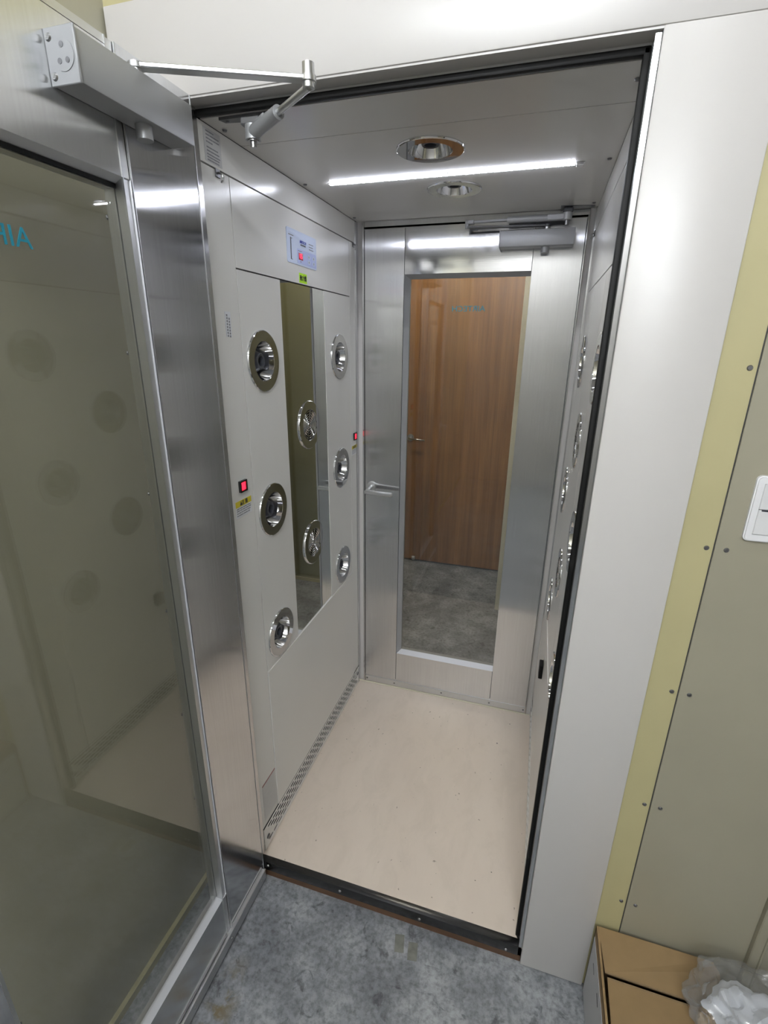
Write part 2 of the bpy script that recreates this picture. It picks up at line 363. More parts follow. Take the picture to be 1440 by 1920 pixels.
def fixture(loc, L, material, label, cat='ceiling light', along='x'):
    t = thing('ceiling_light', label, cat, loc); x, y, z = loc
    dx, dy = (L / 2, .045) if along == 'x' else (.045, L / 2)
    b = BM(); box(b, x - dx, x + dx, y - dy, y + dy, z - .035, z, .006); obj('housing', b, 'white', t)
    b = BM(); e = L / 2 - .03
    p0, p1 = ((x - e, y, z - .058), (x + e, y, z - .058)) if along == 'x' else ((x, y - e, z - .058), (x, y + e, z - .058))
    cyl(b, p0, p1, .016, n=16); obj('tube', b, material, t, True)
    for s in (-1, 1):
        b = BM(); q = (x + s * (e + .01), y, z) if along == 'x' else (x, y + s * (e + .01), z)
        box(b, q[0] - .012, q[0] + .012, q[1] - .012, q[1] + .012, z - .078, z - .03, .003); obj('lamp_holder', b, 'white', t)
fixture((.50, -.62, 2.75), 1.2, 'tube', 'batten lamp on the front room ceiling just before the booth')
fixture((.55, -1.9, 2.75), 1.2, 'fill_tube', 'unseen fill lamp added on the front room ceiling behind the camera')  # this and the next are unseen lamps, added to fill the shade
fixture((.9, -2.9, 2.75), 1.2, 'fill_tube', 'unseen fill lamp added on the front room ceiling by the rear wall')

# ================================================================== BOOTH SHELL
sh = struct('wall_casing', 'outer steel casing of the air shower booth', 'wall', BM() and box(BM(), -.150, -.085, .0, .97, G, 2.12), 'cream')
for c in ((.885, .95, .0, .97, G, 2.12), (-.085, .885, 0.06, .97, 2.04, 2.12), (-.085, .885, .0, .97, G, -.004)):
    b = BM(); box(b, *c); obj('casing_panel', b, 'cream' if c[5] > 0 else 'dark', sh)
# --- header and column, folded cream sheet
b = BM(); box(b, -.150, 1.02, YF, .0, 1.967, 2.118, .0025, 2); box(b, .0, .80, YF + .003, .036, 1.964, 1.972)
struct('trim_1', 'wide cream header panel across the top of the booth', 'panel', b, 'cream', smooth=True)
b = BM(); box(b, .7985, .9555, YF - .0015, .0, G + .004, 1.9665, .0025, 2); box(b, .7985, .805, YF, .034, G + .004, 1.9645)
struct('trim_2', 'tall cream column panel right of the booth opening', 'panel', b, 'cream', smooth=True)
b = BM(); box(b, -.1535, -.03, YF - .0015, .0, G + .004, 1.9665, .0025, 2)
struct('trim_3', 'cream column panel left of the booth opening behind the door', 'panel', b, 'cream', smooth=True)
# --- door frame in the opening
fr = struct('trim_4', 'metal door frame with black seal around the booth opening', 'door frame', loc=(0, 0, 0))
b = BM(); box(b, -.030, .0015, YF, .030, G + .004, 1.964, .001); obj('hinge_jamb', b, 'steel', fr)
b = BM(); box(b, .7905, .7985, .000, .042, -.038, 1.964, .001); box(b, .7895, .7915, .0, .02, -.038, 1.962); obj('strike_jamb', b, 'steel', fr)
b = BM(); box(b, .0, .7905, .028, .042, 1.958, 1.966, .001); obj('head', b, 'alum', fr)
def sweep(bm, pts, r, n=8):
    for p, q in zip(pts, pts[1:]): cyl(bm, p, q, r, n=n)
    for p in pts: bmesh.ops.create_icosphere(bm, subdivisions=1, radius=r, matrix=Matrix.Translation(p))
b = BM(); box(b, .002, .7895, .0235, .036, 1.9485, 1.9595, .002, 2); obj('head_seal', b, 'black', fr, 40)
b = BM(); box(b, .7795, .7905, .0235, .036, .002, 1.9585, .002, 2); cyl(b, (.785, .030, .006), (.791, .020, -.006), .005, n=12); obj('side_seal', b, 'black', fr, 40)
# --- threshold
th = struct('trim_5', 'black metal threshold edge at the booth entrance', 'threshold', BM() and box(BM(), .0016, .7895, -.0015, .02, -.033, .0012, .0012, 2), 'blackm', smooth=True)
b = BM(); box(b, .0016, .797, -.0006, .02, G, -.033); obj('board_edge', b, 'brown', th)
screws(th, [(x, -.0015, z) for x, z in ((.028, -.012), (.27, -.016), (.515, -.021), (.758, -.024))], (0, -1, 0), .0042)
# --- booth floor
fl = struct('floor', 'beige vinyl booth floor with faint scuffs and specks', 'floor', BM() and box(BM(), 0, W, .0, D + .04, -.004, .0), 'vinyl')
b = BM(); box(b, .0, W, D - .006, D, .0, .004, .0015); obj('caulk_line', b, 'caulk', fl)
b = BM()
for x, y, r in ((.079, .549, .0022), (.535, .844, .0022), (.715, .841, .0025), (.672, .715, .0035), (.40, .50, .0018), (.55, .42, .002), (.70, .18, .0022), (.655, .14, .002), (.3, .78, .0018)):
    bmesh.ops.create_icosphere(b, subdivisions=1, radius=r, matrix=Matrix.Translation((x, y, .0005)) @ Matrix.Diagonal((1, .6, .35, 1)))
o = obj('grit', b, 'ink', fl); o['kind'] = 'stuff'

# --- left booth wall: separate panels with dark joints
NZ = (1.495, 1.095, .695); YN = (.219, .737); YM = .4745; YR = (.232, .700); YMR = .485; ZM = (1.295, .895)
HR = .058
def booth_wall(name, label, mp, side):
    YN, YM = (globals()['YN'], globals()['YM']) if side == 'l' else (YR, YMR)
    r = struct(name, label, 'wall', BM() and box(BM(), *((-.084, -.07) if side == 'l' else (W + .07, W + .084)), .0, .97, -.003, 2.03), 'dark')
    back = BM()
    for rc in ((.03, .905, 1.885, 1.948), ):
        pass
    # frame behind joints
    j = BM(); t = .0015
    for rc in (rect(.0305, .94, 1.8735, 1.8815), rect(.1225, .1305, .085, 1.88), rect(.841, .849, .085, 1.88), rect(.125, .845, 1.694, 1.704), rect(.125, .845, .604, .614), rect(.328, .336, .61, 1.70), rect(.613, .621, .61, 1.70), rect(.03, .94, .084, .096)):
        plate(j, rc, [], .001, lambda u, v, w_: mp(u, v, w_ - .0125))
    obj('joint_backing', j, 'seam', r)
    P = [('top_rail', rect(.0305, .905, 1.8800, 1.9485), [], 'panel'),
         ('front_strip', rect(.0305, .1255, .091, 1.8765), [], 'panel'),
         ('rear_strip', rect(.8465, .905, .091, 1.8765), [], 'panel'),
         ('upper_panel', rect(.1285, .8435, 1.7010, 1.8765), [], 'panel'),
         ('nozzle_panel', rect(.1285, .3305, .6115, 1.6975), [circ(YN[0], z, HR) for z in NZ], 'panel'),
         ('nozzle_panel', rect(.6185, .8435, .6115, 1.6975), [circ(YN[1], z, HR) for z in NZ], 'panel'),
         ('mirror' if side == 'l' else 'centre_panel', rect(.3325, .6165, .6115, 1.6975), [circ(YM, z, HR) for z in ZM], 'mirror' if side == 'l' else 'panel'),
         ('lower_panel', rect(.1285, .8435, .091, .6100), [], 'panel')]
    for nm, outl, holes, mt in P:
        b = BM(); plate(b, outl, holes, .010 if nm != 'mirror' else .005, (lambda u, v, w_: mp(u, v, w_ - .001)) if nm == 'mirror' else (lambda u, v, w_: mp(u, v, w_ + .0022)) if nm == 'lower_panel' else mp); obj(nm, b, mt, r)
    # slotted return grille
    holes = []
    for k, z in enumerate((.076, .0625, .049, .0355, .022)):
        n = 27; y = .068 + (.0155 if k % 2 else 0)
        for i in range(n):
            if y + .013 > .9: break
            if not (k in (2, 3) and i == 0): holes.append(slot(y, z, .0275, .0095))
            y += .031
    b = BM(); plate(b, rect(.0305, .905, .003, .0870), holes, .0012, lambda u, v, w_: mp(u, v, w_ + .003)); g = obj('return_grille', b, 'panel', r)
    b = BM(); plate(b, rect(.0305, .94, .0, .088), [], .001, lambda u, v, w_: mp(u, v, w_ - .03)); obj('grille_backing', b, 'dark', g)
    b = BM(); plate(b, circ(.052, .040, .008, 16), [], .002, lambda u, v, w_: mp(u, v, w_ + .005)); plate(b, circ(.889, .060, .008, 16), [], .002, lambda u, v, w_: mp(u, v, w_ + .005)); obj('panel_button', b, 'hub', g)
    b = BM(); plate(b, rect(.906, .925, .0, 1.949), [], .006, lambda u, v, w_: mp(u, v, w_ + .004)); obj('corner_post', b, 'steel', r)
    b = BM(); plate(b, rect(.0295, .94, -.001, .003), [], .012, mp); obj('base_edge', b, 'alumd', r)
    return r
bl = booth_wall('wall_booth_left', 'left cream booth wall with six nozzles and a tall mirror', mL(), 'l')
br = booth_wall('wall_booth_right', 'right cream booth wall seen edge on behind the black seal', mR(), 'r')
b = BM(); plate(b, slot(.474, .553, .012, .0035), [], .001, lambda u, v, w_: (w_ + .001, YM + (v - .553), .552 + (u - .474))); obj('key_slot', b, 'ink', bl)

# --- booth ceiling
cl = struct('ceiling', 'grey booth ceiling with a seam, two nozzles and screws', 'ceiling', BM() and box(BM(), -.084, W + .084, .043, .97, 2.028, 2.04), 'dark')
CN = ((.399, .309), (.401, .617))
b = BM(); plate(b, rect(.0, W, .042, .1845), [], .008, mC()); obj('ceiling_panel', b, 'ceilp', cl)
b = BM(); plate(b, rect(.0, W, .1865, D + .03), [circ(x, y, HR) for x, y in CN], .008, mC()); obj('ceiling_panel', b, 'ceilp', cl)
b = BM(); plate(b, rect(.0, W, .18, .19), [], .002, mC(-.009)); obj('joint_backing', b, 'seam', cl)
screws(cl, [(x, y, H) for x in (.016, .784) for y in (.100, .474, .860)], (0, 0, -1), .0055, 'screwd', .003)

# ================================================================== BACK DOOR (door_2)
d2 = struct('door_2', 'closed steel door with tall glass at the end of the booth', 'door', loc=(0.40, D, 0))
GX0, GX1, GZ0, GZ1 = .199, .618, .204, 1.762
def frustum_frame(bm, o, i, d, mp):
    """sloped glazing bead: outer rectangle on the face, inner one sunk by d"""
    O = [bm.verts.new(mp(u, v, 0)) for u, v in rect(*o)]; I = [bm.verts.new(mp(u, v, -d)) for u, v in rect(*i)]
    O2 = [bm.verts.new(mp(u, v, -d - .004)) for u, v in rect(*o)]; I2 = [bm.verts.new(mp(u, v, -d - .004)) for u, v in rect(*i)]
    for k in range(4):
        j = (k + 1) % 4
        for q in ((O[k], O[j], I[j], I[k]), (I[k], I[j], I2[j], I2[k]), (O2[k], O2[j], O[j], O[k]), (I2[k], I2[j], O2[j], O2[k])): bm.faces.new(q)
    return bm
m = mB()
def face(nm, x0, x1, z0, z1, mt='steel', w_=0.0, t=.02, par=d2):
    b = BM(); plate(b, rect(x0, x1, z0, z1), [], t, lambda u, v, q: m(u, v, q + w_)); return obj(nm, b, mt, par)
face('latch_stile', .0310, .1795, .0365, 1.9245); face('hinge_stile', .6195, .7735, .0365, 1.9245)
face('top_rail', .1815, .6175, 1.7765, 1.9245, 'steelh'); face('bottom_rail', .1815, .6175, .0365, .187)
b = BM(); plate(b, rect(.025, .777, .03, 1.93), [rect(.197, .619, .20, 1.765)], .02, lambda u, v, q: m(u, v, q - .0206)); obj('core_frame', b, 'alumd', d2)
b = BM(); frustum_frame(b, (.1815, .6198, .1872, 1.7762), (GX0, .6188, GZ0 - .002, GZ1), .020, m); obj('glazing_bead', b, 'alumd', d2)
b = BM(); vs = [b.verts.new(m(u, v, q)) for u, v, q in ((.1835, .1874, .0006), (.6190, .1874, .0006), (.6180, GZ0 - .0015, -.0194), (GX0 + .0005, GZ0 - .0015, -.0194), (.1835, .1874, -.0006), (.6190, .1874, -.0006), (.6180, GZ0 - .0015, -.0206), (GX0 + .0005, GZ0 - .0015, -.0206))]
for q in ((0, 1, 2, 3), (7, 6, 5, 4), (0, 4, 5, 1), (1, 5, 6, 2), (2, 6, 7, 3), (3, 7, 4, 0)): b.faces.new([vs[k] for k in q])
obj('lit_sill_bead', b, 'bead', d2, label='sloping sill bead under the glass, caught light painted on')  # thin piece over the bottom bead, coloured as lit from above
b = BM(); plate(b, rect(.1835, .6185, .19, 1.774), [], .006, lambda u, v, q: m(u, v, q - .019)); obj('glass_pane', b, 'glass', d2)
bs = face('kick_strip', .0320, .7730, .006, .0355, 'alum', .002, .01)
screws(bs, [(x, D - .002, .021) for x in (.040, .175, .40, .617, .765)], (0, -1, 0), .0042, 'screwd')
text('lettering', 'AIRTECH', .0262, lambda x, y, z: (.4135 - x, D + .0185 - z, 1.661 + y), 'teal', d2, sx=1.12)
b = BM(); box(b, .0225, .0290, D - .004, D + .03, .001, 1.949); box(b, .7760, .7785, D - .004, D + .03, .001, 1.949); box(b, .02, .78, D + .0, D + .03, 1.932, 1.949); obj('door_frame', b, 'steel', d2)
b = BM(); box(b, -.08, .02, D + .005, D + .04, -.003, 2.03); box(b, .78, W + .08, D + .005, D + .04, -.003, 2.03); box(b, -.08, W + .08, D + .005, D + .04, 1.951, 2.03); obj('surround', b, 'cream', d2)
# lever handle
hd = obj('door_handle', cyl(BM(), (.0585, D, .978), (.0585, D - .008, .978), .0205, .019, 32), 'alum', d2, True)
b = BM(); cyl(b, (.0585, D - .006, .978), (.0585, D - .045, .972), .0085, n=20); obj('lever_neck', b, 'alum', hd, True)
b = BM(); bar(b, (.046, D - .050, .966), (.163, D - .047, .962), .013, .017, bev=.0035); obj('lever', b, 'alum', hd, 40)

# ================================================================== FRONT DOOR (door_1), open 90 degrees towards the camera
d1 = struct('door_1', 'open steel and glass door on the left, swung towards the camera', 'door', loc=(0.0, -.012, G + .012))
m = mD(); DY0, DY1, DZ0, DZ1 = -.790, -.012, -.043, 1.9655
face('hinge_stile', -.1885, -.0145, DZ0, DZ1, 'steeld', par=d1); face('latch_stile', DY0, -.6765, DZ0, DZ1, 'steeld', par=d1)
face('top_rail', -.6745, -.2075, 1.7865, DZ1 - .012, par=d1); face('bottom_rail', -.6745, -.2075, -.005, .132, par=d1)
face('stile_lip', -.2065, -.1895, DZ0, DZ1, 'alum', -.003, .015, d1)
for y in (-.1882, -.2068):
    b = BM(); plate(b, rect(y - .0009, y + .0009, -.005, DZ1), [], .003, lambda u, v, q: m(u, v, q + .0012)); obj('edge_line', b, 'alum', d1)
face('edge_line', -.0140, -.0125, DZ0, DZ1, 'alum', .001, .02, d1); face('edge_line', -.0120, -.0040, DZ0, DZ1, 'steel', -.006, .03, d1)
b = BM(); plate(b, rect(-.6745, -.2075, DZ1 - .011, DZ1), [], .02, lambda u, v, q: m(u, v, q + .0)); obj('top_cap', b, 'alum', d1)
b = BM(); plate(b, rect(DY0 + .002, -.014, DZ0 + .002, DZ1 - .002), [rect(-.662, -.2065, .1175, 1.7715)], .02, lambda u, v, q: m(u, v, q - .0206)); obj('core_frame', b, 'alum', d1)
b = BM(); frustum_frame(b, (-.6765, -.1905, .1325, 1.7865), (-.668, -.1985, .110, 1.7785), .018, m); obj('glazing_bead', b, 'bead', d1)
b = BM(); plate(b, rect(-.674, -.1925, .109, 1.784), [], .006, lambda u, v, q: m(u, v, q - .0175)); obj('glass_pane', b, 'glass', d1)
b = BM(); plate(b, rect(-.2035, -.1985, .11, 1.7785), [], .001, lambda u, v, q: m(u, v, q - .0160)); plate(b, rect(-.67, -.2035, 1.772, 1.7785), [], .001, lambda u, v, q: m(u, v, q - .0160)); obj('pane_gasket', b, 'black', d1)
b = BM(); plate(b, rect(DY0 + .01, -.016, DZ0, -.010), [], .012, lambda u, v, q: m(u, v, q + .008)); ds = obj('door_sweep', b, 'alum', d1)
b = BM(); plate(b, rect(DY0 + .01, -.016, -.0095, -.0065), [], .004, lambda u, v, q: m(u, v, q + .009)); obj('sweep_lip', b, 'alum', ds)
screws(ds, [(.028, y, -.026) for y in (-.04, -.20, -.36, -.52, -.68)], (1, 0, 0), .004)
screws(d1, [(.0145, -.0075, z) for z in (1.84, 1.35, .85, .35)], (1, 0, 0), .0025, 'screwd')
text('lettering', 'AIRTECH', .036, lambda x, y, z: (.0035 + z, -.447 - x, 1.669 + y), 'teal', d1, sx=1.0)
hd = obj('door_handle', cyl(BM(), (.02, -.745, .978), (.028, -.745, .978), .0205, .019, 32), 'alum', d1, True)
b = BM(); cyl(b, (.026, -.745, .978), (.062, -.745, .974), .0085, n=20); bar(b, (.066, -.757, .968), (.066, -.64, .964), .013, .017, bev=.0035); obj('lever', b, 'alum', hd, 40)

# ================================================================== AIR NOZZLES
def nozzle_proto(grille):
    root = thing('air_nozzle', '', 'nozzle'); root['_local'] = 1
    def part(nm, b, mt, par=root, sm=30):
        me = bpy.data.meshes.new(nm); bmesh.ops.recalc_face_normals(b, faces=b.faces); b.to_mesh(me); b.free(); me.materials.append(M[mt])
        me.shade_smooth(); me.set_sharp_from_angle(angle=math.radians(sm)); o = bpy.data.objects.new(nm, me); COL.objects.link(o); o.parent = par; return o
    b = BM(); lathe(b, [(.050, -.004), (.0485, .0040), (.0495, .0050), (.0735, .0050), (.0752, .0040), (.0760, .0020), (.0760, -.001), (.050, -.004)], 64); part('flange', b, 'chrome', sm=12)
    b = BM(); lathe(b, [(.0487, .0044), (.0470, -.004), (.040, -.022), (.031, -.040), (.024, -.052), (.0, -.054)], 48); part('bowl', b, 'dark' if grille else 'chrome', sm=14)
    if not grille:
        b = BM(); lathe(b, [(.028, -.046), (.0285, -.034), (.0265, -.022), (.0215, -.013), (.0205, -.0075), (.0185, -.0055), (.0135, -.0062), (.0125, -.010), (.0125, -.030)], 40); h = part('jet', b, 'hub', sm=50)
        b = BM(); lathe(b, [(.0125, -.029), (.0, -.029)], 24); part('jet_bore', b, 'dark', h)
        for k in range(3):
            a = math.radians(90 + 120 * k); b = BM()
            bar(b, (.024 * math.cos(a), .024 * math.sin(a), -.030), (.0425 * math.cos(a), .0425 * math.sin(a), -.018), .004, .006); part('strut', b, 'hub')
    else:
        b = BM()
        for R in (.012, .0195, .027, .0345, .042, .048): torus(b, R, .0018, .001, 36, 6)
        lathe(b, [(.0, .0035), (.006, .003), (.0075, .0)], 20); g = part('grille', b, 'chrome', sm=50)
        for k in range(6):
            a = math.radians(60 * k + 15); b = BM(); cyl(b, (.006 * math.cos(a), .006 * math.sin(a), 0), (.0485 * math.cos(a), .0485 * math.sin(a), 0), .0014, n=6); part('spoke', b, 'chrome', g)
        b = BM(); lathe(b, [(.0, -.025), (.030, -.027), (.031, -.034), (.0, -.036)], 6); part('fan_hub', b, 'hub')
    return root
def copy_tree(o, parent=None):
    c = o.copy(); COL.objects.link(c); c.parent = parent
    for ch in o.children: copy_tree(ch, c)
    return c
PN, PG = nozzle_proto(False), nozzle_proto(True); used = set()
RL = Matrix(((0, 0, 1), (1, 0, 0), (0, 1, 0))).to_quaternion()      # local z -> +x, local y -> +z
RR = Matrix(((0, 0, -1), (-1, 0, 0), (0, 1, 0))).to_quaternion()
RC = Matrix(((1, 0, 0), (0, -1, 0), (0, 0, -1))).to_quaternion()
def place_nozzle(proto, loc, q, label, group):
    o = proto if proto.name not in used else copy_tree(proto); used.add(proto.name)
    o.location = loc; o.rotation_mode = 'QUATERNION'; o.rotation_quaternion = q; o['label'] = label; o['group'] = group
hn = ('top', 'middle', 'bottom')
LT = ['chrome air nozzle on left booth wall, topmost of the column nearest the open door', 'chrome air nozzle on left booth wall, nearest-door column, beside the lit red switch', 'chrome air nozzle on left booth wall, lowest and nearest the open door',
      'small-looking chrome air nozzle on left booth wall, topmost of the column by the far door', 'chrome air nozzle on left booth wall, second of the far column, below the red lamp', 'chrome air nozzle on left booth wall, lowest of the column by the far door']
for i, (y, z) in enumerate([(y, z) for y in YN for z in NZ]): place_nozzle(PN, (0, y, z), RL, LT[i], 'open air nozzles of the booth')
place_nozzle(PG, (-.001, YM, ZM[0]), RL, 'round nozzle with wire grille set in the mirror, the upper one', 'grilled nozzles of the booth')
place_nozzle(PG, (-.001, YM, ZM[1]), RL, 'round nozzle with wire grille set in the mirror, the lower one', 'grilled nozzles of the booth')
RT = [f'edge-on nozzle on right booth wall beside black seal, {h} of near column' for h in hn] + [f'edge-on nozzle on right booth wall by far door, {h} of far column' for h in hn]
for i, (y, z) in enumerate([(y, z) for y in YR for z in NZ]): place_nozzle(PN, (W, y, z), RR, RT[i], 'open air nozzles of the booth')
place_nozzle(PG, (W + .001, YMR, ZM[0]), RR, 'sparkling grilled nozzle seen edge on at right booth wall, the upper one', 'grilled nozzles of the booth')
place_nozzle(PG, (W + .001, YMR, ZM[1]), RR, 'sparkling grilled nozzle seen edge on at right booth wall, the lower one', 'grilled nozzles of the booth')
place_nozzle(PN, (*CN[0], H), RC, 'larger-looking chrome nozzle in the booth ceiling, before the light strip', 'open air nozzles of the booth')
place_nozzle(PN, (*CN[1], H), RC, 'chrome nozzle in the booth ceiling, behind the light strip', 'open air nozzles of the booth')
for o in (PN, PG):
    pass
for o in list(SC.objects):
    if '_local' in o: del o['_local']

# ================================================================== LED STRIP
t = thing('light_strip', 'bright white light strip under the booth ceiling', 'light strip', (.4, .483, H))
b = BM(); box(b, .082, .732, .4795, .4872, H - .0016, H - .0002); obj('channel', b, 'white', t)
b = BM()
for i in range(62): box(b, .0855 + i * .0101, .0855 + i * .0101 + .0078, .4795, .4872, H - .0042, H - .0017)
o = obj('led_row', b, 'led', t); o['kind'] = 'stuff'
b = BM(); box(b, .7125, .730, .4765, .4905, H - .008, H - .0005, .001); obj('connector', b, 'white', t)

# ================================================================== DOOR CLOSERS
t = thing('door_closer', 'large grey door closer on the open door with its arm out', 'door closer', (.02, -.2, 1.862))
b = BM(); box(b, .0205, .068, -.310, -.078, 1.862, 1.922, .002, 2); obj('body', b, 'alumd', t, 40)
b = BM(); box(b, .0201, .0695, -.3135, -.3095, 1.8605, 1.9235, .001)
cp = obj('end_cap', b, 'alumd', t, 40)
b = BM(); cyl(b, (.048, -.3135, 1.892), (.048, -.3145, 1.892), .0175, n=32); obj('cap_disc', b, 'alumd', cp, True)
for x, z in ((.0475, 1.903), (.0415, 1.886), (.0545, 1.886)):
    b = BM(); cyl(b, (x, -.3143, z), (x, -.3150, z), .0034, n=16); obj('adjusting_screw', b, 'screwd', cp, True)
screws(cp, [(.0275, -.3135, 1.913), (.0285, -.3135, 1.871)], (0, -1, 0), .005)
b = BM(); cyl(b, (.046, -.176, 1.842), (.046, -.176, 1.8625), .0125, n=32); obj('spindle_cover', b, 'alumd', t, True)
b = BM(); cyl(b, (.046, -.176, 1.921), (.046, -.176, 1.934), .009, n=20); obj('spindle', b, 'alum', t, True)
E1 = Vector((.279, -.061, 1.941)); P2 = Vector((.108, .052, 1.921))
b = BM(); bar(b, (.046, -.176, 1.937), E1, .019, .007, bev=.0015); cyl(b, (.046, -.176, 1.9335), (.046, -.176, 1.9405), .012, n=24); cyl(b, E1 - Vector((0, 0, .004)), E1 + Vector((0, 0, .004)), .0125, n=24)
a1 = obj('main_arm', b, 'alum', t, 40)
b = BM(); cyl(b, E1 - Vector((0, 0, .012)), E1 + Vector((0, 0, .021)), .0098, n=24); torus_b = b; obj('elbow_pin', b, 'alum', t, 40)
b = BM(); d = (P2 - E1); cyl(b, E1 + Vector((0, 0, -.010)), E1 + d * .60 + Vector((0, 0, -.004)), .0058, n=18); obj('forearm_rod', b, 'alum', t, True)
b = BM(); cyl(b, E1 + d * .50 + Vector((0, 0, -.005)), P2 + Vector((0, 0, -.0)), .0115, .0125, n=20); bar(b, E1 + d * .70, P2 - d * .05, .022, .020, bev=.004); cyl(b, P2 - Vector((0, 0, .012)), P2 + Vector((0, 0, .012)), .0145, n=24); obj('forearm_sleeve', b, 'alumd', t, 40)
b = BM(); cyl(b, P2 - Vector((0, 0, .024)), P2 - Vector((0, 0, .010)), .0062, n=16); cyl(b, P2 - Vector((0, 0, .014)), P2 - Vector((0, 0, .011)), .011, n=20); obj('pivot_bolt', b, 'screw', t, True)
b = BM(); plate(b, [(.040, .044), (.150, .044), (.150, .058), (.128, .085), (.096, .085), (.075, .064), (.045, .060)], [], .005, lambda u, v, w_: (u, v, H - w_ - .005)); box(b, .088, .130, .040, .075, 1.931, 1.946, .003); br_ = obj('foot_bracket', b, 'grey2', t)
screws(br_, [(.055, .052, 1.9448), (.140, .052, 1.9448)], (0, 0, -1), .0035, 'screwd')

t = thing('door_closer', 'grey door closer with folded arms on the far door, strip light painted in', 'door closer', (.62, D, 1.84))
b = BM(); box(b, .512, .741, .874, D - .0005, 1.842, 1.890, .003, 2); obj('body', b, 'grey_lit', t, 40)
b = BM(); box(b, .5095, .5125, .873, D - .001, 1.841, 1.891, .001); obj('end_cap', b, 'grey_lit', t)
b = BM(); cyl(b, (.655, .898, 1.824), (.655, .898, 1.843), .0125, n=24); obj('spindle_cover', b, 'alumd', t, True)
b = BM(); cyl(b, (.655, .898, 1.889), (.655, .898, 1.906), .008, n=20); obj('spindle', b, 'alum', t, True)
E2 = Vector((.404, .874, 1.914)); Q2 = Vector((.712, .884, 1.922))
b = BM(); bar(b, (.658, .898, 1.902), E2 - Vector((0, 0, .010)), .017, .006, bev=.001); cyl(b, (.655, .898, 1.899), (.655, .898, 1.905), .012, n=24); obj('main_arm', b, 'grey2', t, 40)
b = BM(); cyl(b, E2 - Vector((0, 0, .014)), E2 + Vector((0, 0, .010)), .0075, n=20); box(b, E2.x, E2.x + .022, E2.y - .009, E2.y + .009, E2.z - .002, E2.z + .010, .002); obj('elbow_pin', b, 'alumd', t, 40)
b = BM(); d = Q2 - E2; bar(b, E2 + Vector((.01, 0, .004)), E2 + d * .46 + Vector((0, 0, .003)), .010, .007, bev=.001); obj('forearm_rod', b, 'alumd', t)
b = BM(); cyl(b, E2 + d * .41 + Vector((0, 0, .003)), E2 + d * .82, .0098, n=20); bar(b, E2 + d * .80, Q2, .020, .018, bev=.003); cyl(b, Q2 - Vector((0, 0, .010)), Q2 + Vector((0, 0, .010)), .0145, n=24); obj('forearm_sleeve', b, 'grey_lit', t, 40)
b = BM(); cyl(b, Q2 - Vector((0, 0, .024)), Q2 - Vector((0, 0, .009)), .0055, n=16); obj('pivot_bolt', b, 'screw', t, True)
b = BM(); plate(b, [(.69, .872), (.79, .890), (.79, .915), (.69, .915)], [], .005, lambda u, v, w_: (u, v, H - w_ - .001)); box(b, .698, .728, .874, .898, 1.930, 1.9455, .003); obj('foot_bracket', b, 'hub', t)

# ================================================================== CONTROLS AND LABELS ON THE LEFT WALL
mp = lambda u, v, w_: (w_ + .0006, u, v)
t = thing('control_panel', 'pale blue control panel with red two digit display above the mirror', 'control panel', (0, .472, 1.79))
b = BM(); plate(b, rect(.378, .566, 1.748, 1.833, .006), [], .0012, lambda u, v, w_: mp(u, v, w_ + .0008)); obj('faceplate', b, 'plab', t)
o1 = .0016; mp1 = lambda u, v, w_: (w_ + o1, u, v)
b = BM(); plate(b, rect(.437, .562, 1.7525, 1.7895, .004), [], .0004, mp1); obj('key_field', b, 'plab2', t)
b = BM(); plate(b, rect(.399, .4035, 1.757, 1.811), [], .0005, mp1); plate(b, rect(.4035, .4095, 1.757, 1.7582), [], .0005, mp1); obj('level_scale', b, 'ink', t)
mp2 = lambda off: (lambda u, v, w_: (w_ + .0022 + off, u, v))
b = BM(); plate(b, rect(.446, .472, 1.762, 1.780), [], .0006, mp2(0)); dp = obj('display', b, 'dispbk', t)
text('digits', '05', .0175, lambda x, y, z: (.0030 + z, .459 + x, 1.7709 + y), 'reddig', dp, sx=.95)
text('brand_lettering', 'AIRTECH', .0105, lambda x, y, z: (.0020 + z, .4755 + x, 1.8085 + y), 'blue', t, sx=.95)
text('subtitle', 'AIR SHOWER', .0052, lambda x, y, z: (.0020 + z, .476 + x, 1.801 + y), 'inkg', t, sx=1.05)
b = BM(); lines(b, dashes(.389, .418, [(1.8165, 1)], 1) + dashes(.515, .545, [(1.8115, 1), (1.8045, .9), (1.7975, 1)], 2) + dashes(.443, .468, [(1.7845, 1)], 3) + [(.405, .410, 1.809), (.455, .463, 1.758)] , mp2(-.0004), .0020); obj('small_print', b, 'inkg', t)
for y in (.512, .545):
    for z in (1.7765, 1.763):
        b = BM(); plate(b, rect(y - .008, y + .008, z - .0048, z + .0048, .001), [], .0004, mp2(-.0002)); k = obj('key', b, 'plab', t)
        b = BM(); plate(b, rect(y - .0016, y + .0016, z - .003, z + .003), [], .0003, mp2(.0001)); obj('key_mark', b, 'inkg', k)
def sticker(name, label, r, mt='label', off=0.0006, rad=0):
    y0, y1, z0, z1 = r; t = thing(name, label, 'sticker', (0, (y0 + y1) / 2, z0))
    b = BM(); plate(b, rect(y0, y1, z0, z1, rad), [], .0004, lambda u, v, w_: (w_ + off, u, v)); obj('backing', b, mt, t); return t
mt_ = lambda u, v, w_: (w_ + .0010, u, v)
t = sticker('lime_label', 'small lime green sticker with black characters above the mirror', (.446, .496, 1.7035, 1.729), 'lime')
text('lettering', '動力盤', .0155, lambda x, y, z: (.0011 + z, .471 + x, 1.7158 + y), 'ink', t, sx=.95)
t = sticker('notice_sticker', 'grey white sticker with many print lines below the booth ceiling', (.047, .104, 1.885, 1.9425), 'labg')
